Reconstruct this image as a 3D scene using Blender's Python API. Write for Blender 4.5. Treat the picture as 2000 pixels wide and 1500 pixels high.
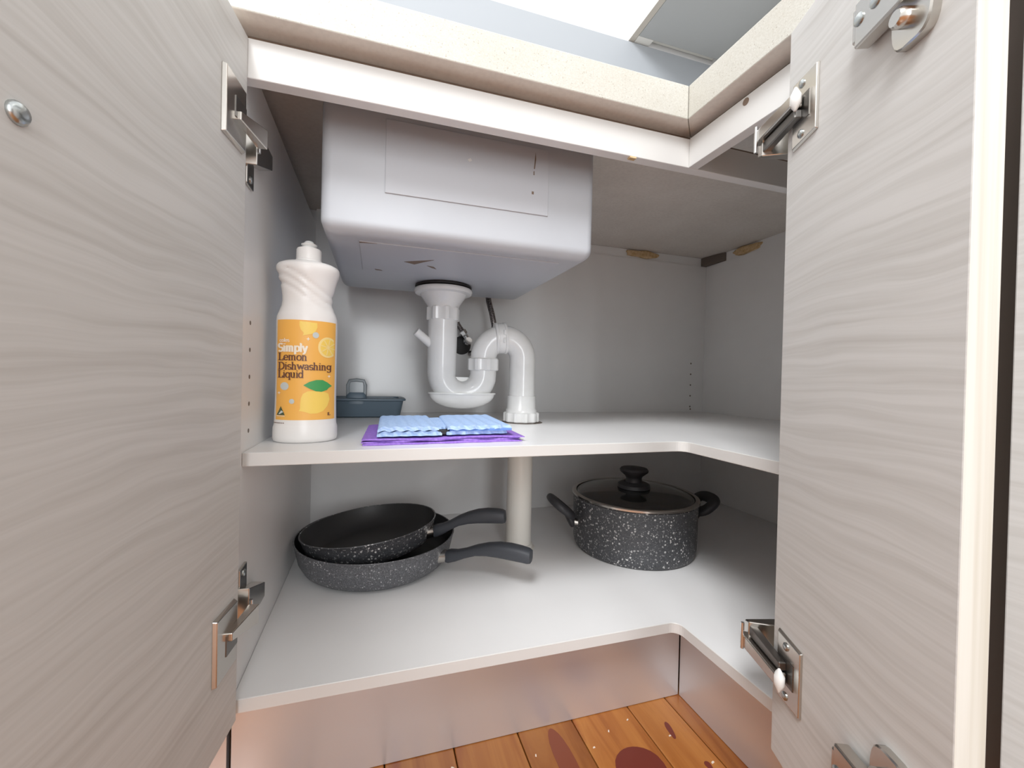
import bpy, bmesh, math, random
from mathutils import Vector, Matrix
random.seed(7)
scene = bpy.context.scene
for o in list(bpy.data.objects): bpy.data.objects.remove(o, do_unlink=True)
COL = scene.collection

# ------------------------------------------------------------------ camera
F_PX, CX, CY = 802.69, 977.13, 745.56
YAW, PITCH, ROLL = 0.2923, -0.0079, 0.0229
CAM = Vector((-0.4270, -0.4964, 0.5061))
fw = Vector((math.sin(YAW)*math.cos(PITCH), math.cos(YAW)*math.cos(PITCH), math.sin(PITCH)))
rt = Vector((math.cos(YAW), -math.sin(YAW), 0)); up = rt.cross(fw)
r2 = math.cos(ROLL)*rt + math.sin(ROLL)*up; u2 = -math.sin(ROLL)*rt + math.cos(ROLL)*up
cd = bpy.data.cameras.new('camera'); cam = bpy.data.objects.new('camera', cd); COL.objects.link(cam)
cd.sensor_width = 36; cd.lens = F_PX/2000*36
cd.shift_x = (1000-CX)/2000; cd.shift_y = (CY-750)/2000
cd.clip_start = 0.01
cam.matrix_world = Matrix(((r2.x, u2.x, -fw.x, CAM.x), (r2.y, u2.y, -fw.y, CAM.y), (r2.z, u2.z, -fw.z, CAM.z), (0, 0, 0, 1)))
scene.camera = cam

# ------------------------------------------------------------------ light
scene.view_settings.view_transform = 'Standard'
scene.view_settings.look = 'None'
scene.view_settings.exposure = 0.36
scene.view_settings.gamma = 1.0
w = bpy.data.worlds.new('room_daylight'); scene.world = w; w.use_nodes = True
bgn = w.node_tree.nodes['Background']; bgn.inputs[0].default_value = (0.99, 0.99, 0.985, 1); bgn.inputs[1].default_value = 1.0

def area_light(name, loc, target, sx, sy, power, col):
    ld = bpy.data.lights.new(name, 'AREA'); ld.shape = 'RECTANGLE'; ld.size = sx; ld.size_y = sy
    ld.energy = power; ld.color = col
    lo = bpy.data.objects.new(name, ld); COL.objects.link(lo); lo.location = loc
    lo.rotation_euler = (Vector(target)-Vector(loc)).to_track_quat('-Z', 'Y').to_euler()
    return lo
area_light('window_light', (-1.20, -1.34, 2.42), (0.0, 0.05, 0.40), 0.80, 0.80, 50, (0.97, 0.985, 1.0))
area_light('glass_door_light', (-0.42, -2.70, 1.05), (-0.35, 0.5, 0.50), 0.42, 1.70, 17, (0.93, 0.965, 1.0))
area_light('far_window_light', (1.72, -2.50, 1.05), (0.1, 0.5, 0.55), 0.45, 1.20, 25, (1.0, 0.985, 0.96))

# ------------------------------------------------------------------ materials
def mat(name, base=(.8, .8, .8), rough=.5, metal=0.0, spec=.5, **kw):
    m = bpy.data.materials.new(name); m.use_nodes = True
    nt = m.node_tree; b = nt.nodes['Principled BSDF']
    b.inputs['Base Color'].default_value = (*base, 1); b.inputs['Roughness'].default_value = rough
    b.inputs['Metallic'].default_value = metal; b.inputs['Specular IOR Level'].default_value = spec
    for k, v in kw.items(): b.inputs[k.replace('_', ' ')].default_value = v
    return m
class NT:
    def __init__(s, m): s.nt = m.node_tree; s.b = s.nt.nodes['Principled BSDF']
    def n(s, t, **kw):
        nd = s.nt.nodes.new(t)
        for k, v in kw.items():
            if hasattr(nd, k) and k not in nd.inputs: setattr(nd, k, v)
            else: nd.inputs[k].default_value = v
        return nd
    def l(s, a, b): s.nt.links.new(a, b)
    def coords(s, scale=(1, 1, 1), rnd=False):
        tc = s.n('ShaderNodeTexCoord'); mp = s.n('ShaderNodeMapping'); mp.inputs['Scale'].default_value = scale
        s.l(tc.outputs['Object'], mp.inputs['Vector'])
        if rnd:
            oi = s.n('ShaderNodeObjectInfo'); mu = s.n('ShaderNodeMath', operation='MULTIPLY'); mu.inputs[1].default_value = 13.7
            s.l(oi.outputs['Random'], mu.inputs[0])
            cb = s.n('ShaderNodeCombineXYZ'); s.l(mu.outputs[0], cb.inputs[0]); s.l(mu.outputs[0], cb.inputs[1]); s.l(mu.outputs[0], cb.inputs[2])
            s.l(cb.outputs[0], mp.inputs['Location'])
        return mp.outputs[0]
    def noise(s, vec, scale, detail=3, rough=.5, dist=0):
        nd = s.n('ShaderNodeTexNoise'); nd.inputs['Scale'].default_value = scale; nd.inputs['Detail'].default_value = detail
        nd.inputs['Roughness'].default_value = rough; nd.inputs['Distortion'].default_value = dist
        s.l(vec, nd.inputs['Vector']); return nd.outputs['Fac']
    def ramp(s, fac, stops, interp='LINEAR'):
        r = s.n('ShaderNodeValToRGB'); cr = r.color_ramp; cr.interpolation = interp
        while len(cr.elements) < len(stops): cr.elements.new(.5)
        for e, (p, c) in zip(cr.elements, stops): e.position = p; e.color = (*c, 1) if len(c) == 3 else c
        s.l(fac, r.inputs[0]); return r.outputs[0]
    def mix(s, fac, a, b, blend='MIX'):
        m = s.n('ShaderNodeMix', data_type='RGBA', blend_type=blend)
        for inp, v in ((m.inputs[0], fac), (m.inputs[6], a), (m.inputs[7], b)):
            if hasattr(v, 'is_linked'): s.l(v, inp)
            elif isinstance(v, (int, float)): inp.default_value = v
            else: inp.default_value = (*v, 1)
        return m.outputs[2]
    def bump(s, h, strength=.2, dist=.001):
        b = s.n('ShaderNodeBump'); b.inputs['Strength'].default_value = strength; b.inputs['Distance'].default_value = dist
        s.l(h, b.inputs['Height']); s.l(b.outputs[0], s.b.inputs['Normal'])
    def col(s, c): s.l(c, s.b.inputs['Base Color'])
    def rough(s, c): s.l(c, s.b.inputs['Roughness'])

def mk_melamine(name, base, rough=.32):
    m = mat(name, base, rough); t = NT(m); v = t.coords()
    f = t.noise(v, 6, 4); d = tuple(c*.95 for c in base)
    t.col(t.ramp(f, [(.3, d), (.7, base)]))
    t.bump(t.noise(v, 900, 2), .04, .0005)
    return m
M_WHITE = mk_melamine('white_melamine', (.87, .865, .86), .30)
M_EDGE = mk_melamine('white_edging', (.68, .67, .65), .35)
M_BACK = mk_melamine('back_melamine', (.87, .867, .86), .19)

# laminate with horizontal brushed wood grain
def mk_laminate(name, k):
    M = mat(name, (.62, .6, .56), .5); t = NT(M)
    v = t.coords((2.2, 1, 1))
    warp = t.noise(t.coords((3.0, 1, 9.0)), 1.6, 2)
    sub = t.n('ShaderNodeMath', operation='SUBTRACT'); t.l(warp, sub.inputs[0]); sub.inputs[1].default_value = .5
    mul = t.n('ShaderNodeMath', operation='MULTIPLY'); t.l(sub.outputs[0], mul.inputs[0]); mul.inputs[1].default_value = .034
    cb = t.n('ShaderNodeCombineXYZ'); t.l(mul.outputs[0], cb.inputs[2])
    va = t.n('ShaderNodeVectorMath', operation='ADD'); t.l(v, va.inputs[0]); t.l(cb.outputs[0], va.inputs[1])
    def streak(sx, sz, sc, det):
        mp = t.n('ShaderNodeMapping'); mp.inputs['Scale'].default_value = (sx, 1, sz); t.l(va.outputs[0], mp.inputs['Vector'])
        return t.noise(mp.outputs[0], sc, det, .55)
    a = streak(.9, 58, 1.6, 4); b = streak(1.3, 150, 1.5, 2)
    ca = t.ramp(a, [(.28, (.53*k, .515*k, .495*k)), (.42, (.585*k, .575*k, .555*k)), (.52, (.61*k, .602*k, .585*k)), (.75, (.63*k, .622*k, .605*k))])
    cb2 = t.ramp(b, [(.35, (.915, .912, .905)), (.6, (1, 1, 1))])
    t.col(t.mix(1.0, ca, cb2, 'MULTIPLY'))
    t.bump(b, .10, .0006)
    return M
M_LAM = mk_laminate('grained_laminate', 1.06)
M_LAMEDGE = mat('door_edging', (.80, .78, .70), .4)
t = NT(M_LAMEDGE); f = t.noise(t.coords((120, 120, 2)), 1.5, 3); t.col(t.ramp(f, [(.3, (.50, .475, .41)), (.55, (.59, .575, .525)), (.8, (.62, .61, .565))]))

def mk_stone(name, k=(1, 1, 1)):
    m = mat(name, (.8, .78, .72), .45, spec=.3); t = NT(m); v = t.coords()
    vo = t.n('ShaderNodeTexVoronoi', feature='F1'); vo.inputs['Scale'].default_value = 900; t.l(v, vo.inputs['Vector'])
    sp = t.n('ShaderNodeSeparateColor'); t.l(vo.outputs['Color'], sp.inputs[0])
    c1 = t.ramp(sp.outputs[0], [(0, (.38*k[0], .35*k[1], .30*k[2])), (.03, (.52*k[0], .49*k[1], .43*k[2])), (.09, (.515*k[0], .50*k[1], .45*k[2])), (.6, (.55*k[0], .535*k[1], .485*k[2])), (1, (.585*k[0], .575*k[1], .53*k[2]))], 'LINEAR')
    f = t.noise(v, 14, 4); sh = t.ramp(f, [(.3, (.95, .94, .92)), (.65, (1, 1, 1))])
    t.col(t.mix(1.0, c1, sh, 'MULTIPLY')); return m
M_STONE = mk_stone('cream_stone')
# raw unpolished underside of the stone
M_STONERAW = mat('raw_stone_underside', (.60, .545, .49), .7)
t = NT(M_STONERAW); v = t.coords(); f = t.noise(v, 9, 5, .6); g = t.noise(v, 160, 2)
t.col(t.mix(.25, t.ramp(f, [(.3, (.70, .645, .59)), (.6, (.78, .73, .675)), (.8, (.82, .78, .73))]), t.ramp(g, [(.3, (.60, .55, .50)), (.6, (.80, .75, .69))])))

M_STEEL = mat('brushed_stainless', (.70, .69, .70), .36, .65)
t = NT(M_STEEL); v = t.coords((6, 6, 900)); f = t.noise(v, 1.0, 2)
t.rough(t.ramp(f, [(.3, (.30, .30, .30)), (.7, (.345, .345, .345))])); 
t.b.inputs['Anisotropic'].default_value = .0
M_NICKEL = mat('nickel', (.60, .57, .53), .22, 1.0)
M_NICKELD = mat('dark_nickel', (.22, .21, .20), .35, 1.0)
M_CHROME = mat('chrome', (.75, .75, .75), .08, 1.0)
M_SCREW = mat('zinc_screw', (.50, .53, .53), .28, 1.0)
M_WPLAS = mat('white_plastic', (.82, .82, .80), .25)
M_PVC = mat('white_pvc', (.80, .80, .785), .16)
t = NT(M_PVC); f = t.noise(t.coords(), 30, 3); t.col(t.ramp(f, [(.3, (.77, .77, .75)), (.6, (.82, .82, .805))]))
M_PVCOLD = mat('aged_pvc', (.76, .73, .67), .3)
M_RUBBER = mat('black_rubber', (.02, .018, .017), .55)
M_VOID = mat('dark_void', (.03, .026, .022), .8)
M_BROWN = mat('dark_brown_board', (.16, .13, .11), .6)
M_SINK = mat('grey_sink_coating', (.60, .605, .625), .38)
t = NT(M_SINK); v = t.coords(); f = t.noise(v, 7, 4); sc = t.noise(v, 55, 4, .7)
c = t.ramp(f, [(.3, (.475, .495, .53)), (.7, (.515, .535, .57))])
t.col(t.mix(t.ramp(sc, [(.74, (0, 0, 0)), (.78, (1, 1, 1))]), c, (.38, .34, .31)))
M_SINKPAD = mat('grey_sound_pad', (.505, .52, .555), .42)
M_STAIN = mat('brown_stain', (.20, .14, .10), .7)
M_FOAM = mat('yellow_foam', (.66, .46, .24), .8)
t = NT(M_FOAM); f = t.noise(t.coords(), 120, 3); t.col(t.ramp(f, [(.3, (.52, .34, .16)), (.7, (.72, .54, .32))])); t.bump(f, .6, .002)
M_TAN = mat('tan_batten', (.55, .45, .35), .7)
M_WALLP = mat('painted_wall', (.78, .78, .79), .55)
t = NT(M_WALLP); t.bump(t.noise(t.coords(), 160, 3), .25, .001)
M_SPLASH = mat('grey_splashback', (.36, .38, .405), .6, spec=.25)
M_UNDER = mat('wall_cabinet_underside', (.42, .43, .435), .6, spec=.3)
M_UCAB = mat('wall_cabinet_white', (.74, .73, .70), .35)
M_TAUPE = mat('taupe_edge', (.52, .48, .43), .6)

# granite coated aluminium with white specks
def mk_granite(name, base, hi, rough, pr=.42, ks=190):
    m = mat(name, base, rough); t = NT(m); v = t.coords()
    wv = t.n('ShaderNodeVectorMath', operation='ADD'); nz = t.n('ShaderNodeTexNoise'); nz.inputs['Scale'].default_value = 160
    t.l(v, nz.inputs['Vector']); ms = t.n('ShaderNodeVectorMath', operation='SCALE'); ms.inputs['Scale'].default_value = .004
    t.l(nz.outputs['Color'], ms.inputs[0]); t.l(v, wv.inputs[0]); t.l(ms.outputs[0], wv.inputs[1])
    def specks(scale, size, prob):
        vo = t.n('ShaderNodeTexVoronoi', feature='F1'); vo.inputs['Scale'].default_value = scale; t.l(wv.outputs[0], vo.inputs['Vector'])
        sp = t.n('ShaderNodeSeparateColor'); t.l(vo.outputs['Color'], sp.inputs[0])
        a = t.n('ShaderNodeMath', operation='LESS_THAN'); t.l(vo.outputs['Distance'], a.inputs[0]); a.inputs[1].default_value = size
        b = t.n('ShaderNodeMath', operation='LESS_THAN'); t.l(sp.outputs[0], b.inputs[0]); b.inputs[1].default_value = prob
        c = t.n('ShaderNodeMath', operation='MULTIPLY'); t.l(a.outputs[0], c.inputs[0]); t.l(b.outputs[0], c.inputs[1]); return c.outputs[0]
    cl = t.ramp(t.noise(v, 28, 2), [(.38, (.25, .25, .25)), (.62, (1, 1, 1))])
    f = t.noise(v, 500, 2)
    c0 = t.ramp(f, [(.35, tuple(x*.7 for x in base)), (.7, tuple(x*1.5 for x in base))])
    s1 = t.mix(1.0, specks(ks, .33, pr), cl, 'MULTIPLY')
    c1 = t.mix(s1, c0, hi)
    c2 = t.mix(specks(420, .32, .20), c1, tuple(x*.55 for x in hi))
    t.col(c2); return m
M_GRAN = mk_granite('speckled_granite_coating', (.062, .064, .070), (.72, .71, .70), .40)
M_GRANG = mk_granite('grey_granite_coating', (.10, .103, .112), (.52, .52, .53), .45, .22, 280)
M_NONSTICK = mat('black_nonstick', (.034, .034, .035), .45)
M_BAKE = mat('black_bakelite', (.032, .032, .036), .48)
M_GRIP = mat('charcoal_grip', (.045, .050, .060), .55)
M_GLASS = mat('clear_glass', (.92, .94, .93), .02, Transmission_Weight=1.0, IOR=1.45)
M_PURPLE = mat('purple_cloth', (.30, .16, .58), .8)
t = NT(M_PURPLE); f = t.noise(t.coords(), 260, 2); t.col(t.ramp(f, [(.3, (.25, .125, .52)), (.7, (.36, .20, .66))])); t.bump(f, .3, .001)
M_BLUE = mat('blue_cloth', (.36, .53, .83), .8)
t = NT(M_BLUE); vv = t.coords()
wv = t.n('ShaderNodeTexWave', wave_type='BANDS', bands_direction='DIAGONAL'); wv.inputs['Scale'].default_value = 60; wv.inputs['Distortion'].default_value = 6
wv.inputs['Detail Scale'].default_value = 2; t.l(vv, wv.inputs['Vector'])
t.col(t.ramp(wv.outputs['Fac'], [(.1, (.36, .52, .82)), (.6, (.42, .58, .87)), (1, (.47, .63, .90))])); t.bump(wv.outputs['Fac'], .35, .001)
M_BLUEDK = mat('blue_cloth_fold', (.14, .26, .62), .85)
M_SLATE = mat('slate_blue_plastic', (.105, .15, .19), .42)
M_CLIP = mat('grey_clear_plastic', (.42, .46, .48), .2, Transmission_Weight=.35)
M_BOTTLE = mat('white_bottle', (.84, .815, .79), .30)
M_BRAID = mat('braided_steel', (.34, .31, .30), .32, .9)
t = NT(M_BRAID); vo = t.n('ShaderNodeTexVoronoi'); vo.inputs['Scale'].default_value = 600; t.l(t.coords(), vo.inputs['Vector'])
t.col(t.ramp(vo.outputs['Distance'], [(.2, (.55, .52, .50)), (.6, (.12, .10, .10))]))
def ink(name, c): return mat(name, c, .45)
I_YEL = ink('label_amber', (.90, .47, .095)); I_LEM = ink('label_lemon', (.93, .65, .13)); I_LEML = ink('label_lemon_light', (.94, .72, .30))
I_LEAF = ink('label_leaf', (.06, .34, .10)); I_BUB = ink('label_bubble', (.58, .62, .60)); I_WHT = ink('label_white', (.90, .82, .68))
I_TXT = ink('label_text_brown', (.14, .055, .035)); I_TRI = ink('label_triangle', (.07, .10, .05))

# pine boards
M_PINE = mat('varnished_pine', (.55, .24, .06), .28)
t = NT(M_PINE)
tc = t.n('ShaderNodeTexCoord'); oi = t.n('ShaderNodeObjectInfo')
mu = t.n('ShaderNodeMath', operation='MULTIPLY'); mu.inputs[1].default_value = 31.0; t.l(oi.outputs['Random'], mu.inputs[0])
cb = t.n('ShaderNodeCombineXYZ')
for i in range(3): t.l(mu.outputs[0], cb.inputs[i])
ad = t.n('ShaderNodeVectorMath', operation='ADD'); t.l(tc.outputs['Object'], ad.inputs[0]); t.l(cb.outputs[0], ad.inputs[1])
mp = t.n('ShaderNodeMapping'); mp.inputs['Scale'].default_value = (26, 2.2, 1); t.l(ad.outputs[0], mp.inputs['Vector'])
g1 = t.noise(mp.outputs[0], 1.4, 5, .6, 1.0)
mp2 = t.n('ShaderNodeMapping'); mp2.inputs['Scale'].default_value = (14, 3.0, 1); t.l(ad.outputs[0], mp2.inputs['Vector'])
g2 = t.noise(mp2.outputs[0], 1.0, 2, .5, .4)
c1 = t.ramp(g1, [(.28, (.25, .08, .018)), (.45, (.34, .125, .03)), (.62, (.40, .165, .042)), (.8, (.29, .10, .024))])
c2 = t.mix(t.ramp(g2, [(.60, (0, 0, 0)), (.68, (.85, .85, .85))]), c1, (.20, .035, .015))
rv = t.ramp(oi.outputs['Random'], [(0, (.82, .78, .75)), (1, (1.12, 1.08, 1.0))])
t.col(t.mix(1.0, c2, rv, 'MULTIPLY')); t.bump(g1, .12, .0006)
M_PINEKNOT = mat('pine_knot', (.15, .028, .018), .28)
M_SUB = mat('floor_gap', (.05, .02, .01), .8)
M_CRUMB = mat('pale_crumb', (.72, .62, .52), .8)

# ------------------------------------------------------------------ mesh helpers
class MB:
    def __init__(s): s.v = []; s.f = []
    def add(s, vs, fs):
        o = len(s.v); s.v += [Vector(p) for p in vs]; s.f += [[i+o for i in f] for f in fs]; return s
    def box(s, x0, x1, y0, y1, z0, z1):
        x0, x1 = min(x0, x1), max(x0, x1); y0, y1 = min(y0, y1), max(y0, y1); z0, z1 = min(z0, z1), max(z0, z1)
        return s.add([(x0, y0, z0), (x1, y0, z0), (x1, y1, z0), (x0, y1, z0), (x0, y0, z1), (x1, y0, z1), (x1, y1, z1), (x0, y1, z1)],
                     [(3, 2, 1, 0), (4, 5, 6, 7), (0, 1, 5, 4), (1, 2, 6, 5), (2, 3, 7, 6), (3, 0, 4, 7)])
    def hexa(s, b, tp):     # two quads, bottom then top, any points
        return s.add(list(b)+list(tp), [(3, 2, 1, 0), (4, 5, 6, 7), (0, 1, 5, 4), (1, 2, 6, 5), (2, 3, 7, 6), (3, 0, 4, 7)])
    def prism(s, poly, z0, z1):
        n = len(poly); a = sum(poly[i][0]*poly[(i+1) % n][1]-poly[(i+1) % n][0]*poly[i][1] for i in range(n))
        if a < 0: poly = poly[::-1]
        return s.add([(x, y, z0) for x, y in poly]+[(x, y, z1) for x, y in poly],
                     [list(range(n))[::-1], list(range(n, 2*n))]+[[i, (i+1) % n, n+(i+1) % n, n+i] for i in range(n)])
    def loft(s, rings, cap0=True, cap1=True, closed=False):
        n = len(rings[0]); vs = [p for r in rings for p in r]; fs = []
        m = len(rings)
        for k in range(m if closed else m-1):
            a, b = k*n, ((k+1) % m)*n
            for i in range(n): fs.append([a+i, a+(i+1) % n, b+(i+1) % n, b+i])
        if not closed:
            if cap0: fs.append(list(range(n))[::-1])
            if cap1: fs.append([(m-1)*n+i for i in range(n)])
        return s.add(vs, fs)
    def lathe(s, prof, c=(0, 0, 0), seg=48, ax=None, cap0=True, cap1=True, ex=1, ey=1):
        c = Vector(c)
        if ax is None: X, Y, Z = Vector((1, 0, 0)), Vector((0, 1, 0)), Vector((0, 0, 1))
        else:
            Z = Vector(ax).normalized(); X = Z.orthogonal().normalized(); Y = Z.cross(X)
        rings = [[c+Z*z+X*(r*ex*math.cos(2*math.pi*i/seg))+Y*(r*ey*math.sin(2*math.pi*i/seg)) for i in range(seg)] for r, z in prof]
        return s.loft(rings, cap0, cap1)
    def tube(s, path, r, seg=20, rr=None, closed=False):
        path = [Vector(p) for p in path]; n = len(path); rings = []
        ref = None
        for i, p in enumerate(path):
            if closed: tdir = (path[(i+1) % n]-path[i-1]).normalized()
            else: tdir = ((path[min(i+1, n-1)]-path[max(i-1, 0)])).normalized()
            if ref is None: ref = tdir.orthogonal().normalized()
            ref = (ref-tdir*ref.dot(tdir)).normalized(); bi = tdir.cross(ref)
            R = rr[i] if rr else r
            rings.append([p+ref*(R*math.cos(2*math.pi*k/seg))+bi*(R*math.sin(2*math.pi*k/seg)) for k in range(seg)])
        return s.loft(rings, closed=closed)
    def ribbed(s, c, r, z0, z1, n=22, d=.0030):     # knurled coupling nut, vertical axis
        def ring(z, k=1): return [Vector((c[0]+(r-(d if (i//2) % 2 else 0))*k*math.cos(2*math.pi*i/(2*n)/1), c[1]+(r-(d if (i//2) % 2 else 0))*k*math.sin(2*math.pi*i/(2*n)), z)) for i in range(2*n)]
        return s.loft([ring(z0, .93), ring(z0+.002), ring(z1-.002), ring(z1, .93)])
    def xf(s, M): s.v = [M @ p for p in s.v]; return s

def sring(c, ax, ay, a, b, n=18, p=2.6):
    c, ax, ay = Vector(c), Vector(ax), Vector(ay); out = []
    for i in range(n):
        t_ = 2*math.pi*i/n; co, si = math.cos(t_), math.sin(t_)
        out.append(c+ax*(a*math.copysign(abs(co)**(2/p), co))+ay*(b*math.copysign(abs(si)**(2/p), si)))
    return out
def arc(cx, cy, r, a0, a1, n): return [(cx+r*math.cos(math.radians(a0+(a1-a0)*i/n)), cy+r*math.sin(math.radians(a0+(a1-a0)*i/n))) for i in range(n+1)]

WM = {}
def finish(o, parent, Mw):
    WM[o.name] = Mw
    COL.objects.link(o)
    if parent is not None:
        o.parent = parent; o.matrix_local = WM[parent.name].inverted() @ Mw
    else: o.matrix_world = Mw
    return o
def obj(name, m, material, parent=None, frame=None, own=None, bevel=0, smooth=False, seg=2, mats=None, fmat=None, auto=40):
    """m holds world coordinates (or coordinates of `frame`); the object's origin goes to its base."""
    vs = [frame @ p for p in m.v] if frame is not None else m.v
    if own is None:
        xs = [p.x for p in vs]; ys = [p.y for p in vs]; zs = [p.z for p in vs]
        own = Matrix.Translation(((min(xs)+max(xs))/2, (min(ys)+max(ys))/2, min(zs)))
    inv = own.inverted()
    me = bpy.data.meshes.new(name); me.from_pydata([inv @ p for p in vs], [], m.f)
    for mm in (mats or [material]): me.materials.append(mm)
    bm = bmesh.new(); bm.from_mesh(me); bmesh.ops.recalc_face_normals(bm, faces=bm.faces)
    if fmat:
        for f in bm.faces: f.material_index = fmat(f)
    if smooth:
        for f in bm.faces: f.smooth = True
        for e in bm.edges:
            if len(e.link_faces) == 2 and e.calc_face_angle(0) > math.radians(auto): e.smooth = False
    bm.to_mesh(me); bm.free()
    o = bpy.data.objects.new(name, me); finish(o, parent, own)
    if bevel:
        b = o.modifiers.new('bevel', 'BEVEL'); b.width = bevel; b.segments = seg; b.limit_method = 'ANGLE'; b.angle_limit = math.radians(35)
    return o
def empty(name, loc, rot=None):
    o = bpy.data.objects.new(name, None); o.empty_display_size = .05
    Mw = Matrix.Translation(loc) @ (rot if rot is not None else Matrix.Identity(4))
    return finish(o, None, Mw)
def tag(o, label, cat=None, group=None, kind=None):
    if label: o['label'] = label
    if cat: o['category'] = cat
    if group: o['group'] = group
    if kind: o['kind'] = kind
    return o
def copy_part(src, parent, Mw):
    c = src.copy(); return finish(c, parent, Mw)

# ------------------------------------------------------------------ dimensions (metres)
XL, YB, XR = -0.5708, 0.5594, 0.5576           # inside faces: left side, back, right back
ZB, T, ZT = 0.1353, 0.0155, 0.8593             # underside of cabinet, board, top of cabinet
ZS = 0.3999; ZSH = ZS+T; ZBT = ZB+T            # mid shelf
RH = 0.0417
KX = 0.0517
YE = -0.196                                    # inside of the right end panel
BT0, BT1, SLAB, OB = 0.8709, 0.9172, 0.897, 0.0211
YW = YB+0.016; XW = XR+0.016                   # room walls

# ------------------------------------------------------------------ room
floor = tag(obj('floor', MB().box(-2.2, XW, -2.6, YW, -.03, -.018), M_SUB), 'dark subfloor under varnished orange pine floorboards', kind='structure')
edges = [.0525+.115, .0255, -.043, -.1385, -.2240, -.3160]
while edges[-1] > -2.1: edges.append(edges[-1]-.0915)
for i in range(len(edges)-1):
    x1, x0 = edges[i], edges[i+1]
    obj('floorboard', MB().box(x0+.0008, x1-.0008, -2.5, .30, -.018, 0), M_PINE, floor, bevel=.0012, seg=1)
M_STREAK = mat('pine_dark_streak', (.20, .05, .022), .28)
def knot(cx, cy, rx, ry, rot=0, m=None):
    pts = [(cx+rx*math.cos(a)*(1+.12*math.sin(3*a))*math.cos(rot)-ry*math.sin(a)*math.sin(rot), cy+rx*math.cos(a)*math.sin(rot)+ry*math.sin(a)*(1+.1*math.cos(2*a))*math.cos(rot)) for a in [2*math.pi*k/28 for k in range(28)]]
    obj('board_knot', MB().prism(pts, -.001, .0003), m or M_PINEKNOT, floor)
knot(-.085, -.055, .032, .050); knot(-.008, -.002, .004, .016, -.2); knot(.004, -.062, .004, .007)
knot(-.176, -.03, .0125, .085, 0, M_STREAK)
wall_b = tag(obj('wall_back', MB().box(-2.2, XW+.1, YW, YW+.08, -.03, 2.5), M_WALLP), 'white textured wall above the grey splashback', kind='structure')
wall_r = tag(obj('wall_right', MB().box(XW, XW+.1, -2.6, YW, -.03, 2.5), M_WALLP), 'white wall behind the right hand wall cupboard', kind='structure')
tag(obj('splashback', MB().box(-2.2, XW-.0005, YW-.006, YW-.0005, BT1+.0005, 1.510), M_SPLASH, bevel=.001), 'plain grey splashback panel above the bench', 'splashback')

# wall cupboard over the right bench
uc = tag(empty('wall_cupboard', (.42, .1, 1.512)), 'white wall cupboard with grey underside above the right bench', 'cupboard')
UX = .2665
obj('carcass', MB().box(UX+.02, XW-.001, -1.4, YW-.0015, 1.530, 2.25), M_UCAB, uc, bevel=.001)
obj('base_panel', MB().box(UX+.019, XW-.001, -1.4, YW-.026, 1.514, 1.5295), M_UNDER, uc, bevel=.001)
obj('corner_stile', MB().box(UX+.019, UX+.07, YW-.0255, YW-.0015, 1.514, 1.5295), M_UCAB, uc, bevel=.0008)
for y1, y0 in ((YW-.0015, .555), (.5545, .10), (.0995, -.36), (-.3605, -.82)):
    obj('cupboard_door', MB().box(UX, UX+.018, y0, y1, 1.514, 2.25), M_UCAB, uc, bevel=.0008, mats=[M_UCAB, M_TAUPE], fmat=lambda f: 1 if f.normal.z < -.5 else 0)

# ------------------------------------------------------------------ corner cupboard
cab = tag(empty('corner_cupboard', (.0, .28, ZB)), 'open white L-shaped corner cupboard under the kitchen sink', 'cupboard')
def lpoly(s, r=.012, x0=XL, yb=YB, xr=XR, ye=YE):
    c = arc(s-r, s-r, r, 90, 0, 6)        # concave corner rounded towards the viewer's side
    return [(x0, s), *[(a, b) for a, b in c], (s, ye), (xr, ye), (xr, yb), (x0, yb)]
def edged(f): return 1 if (abs(f.normal.z) < .5) else 0
def lpanel(name, s, z, lab=None):
    r = .014
    # inner corner: the cutout's corner at (s,s) is filled with a small radius
    c = arc(s-r, s-r, r, 90, 0, 6)
    poly = [(XL, s), (s-r, s)] + c[1:-1] + [(s, s-r), (s, YE), (XR, YE), (XR, YB), (XL, YB)]
    o = obj(name, MB().prism(poly, z, z+T), M_WHITE, cab, bevel=.0007, seg=1, mats=[M_WHITE, M_EDGE], fmat=edged)
    if lab: o['label'] = lab
    return o
lpanel('bottom_panel', .008, ZB, 'white bottom panel holding the pans')
lpanel('shelf', .030, ZS, 'white middle shelf holding bottle and cloths')
obj('side_panel', MB().box(XL-T, XL-.0002, 0.0, YB, ZB, ZT), M_WHITE, cab, bevel=.0006, seg=1, mats=[M_WHITE, M_EDGE], fmat=lambda f: 1 if f.normal.y < -.5 else 0)
obj('end_panel', MB().box(.0, XR, YE-T, YE-.0002, ZB, ZT), M_WHITE, cab, bevel=.0006, seg=1)
obj('back_panel', MB().box(XL-T, XR+.012, YB+.0002, YB+.012, ZB, .8704), M_BACK, cab)
obj('back_panel', MB().box(XR+.0002, XR+.012, YE-T, YB, ZB, .8704), M_BACK, cab)
r1 = obj('front_rail', MB().box(XL, XR-.001, 0, T, ZT-RH, ZT), M_WHITE, cab, bevel=.0006, seg=1, mats=[M_WHITE, M_EDGE], fmat=lambda f: 1 if f.normal.y < -.5 else 0)
obj('front_rail', MB().box(0, T, YE, -.0003, ZT-RH, ZT), M_WHITE, cab, bevel=.0006, seg=1, mats=[M_WHITE, M_EDGE], fmat=lambda f: 1 if f.normal.x < -.5 else 0)
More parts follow.
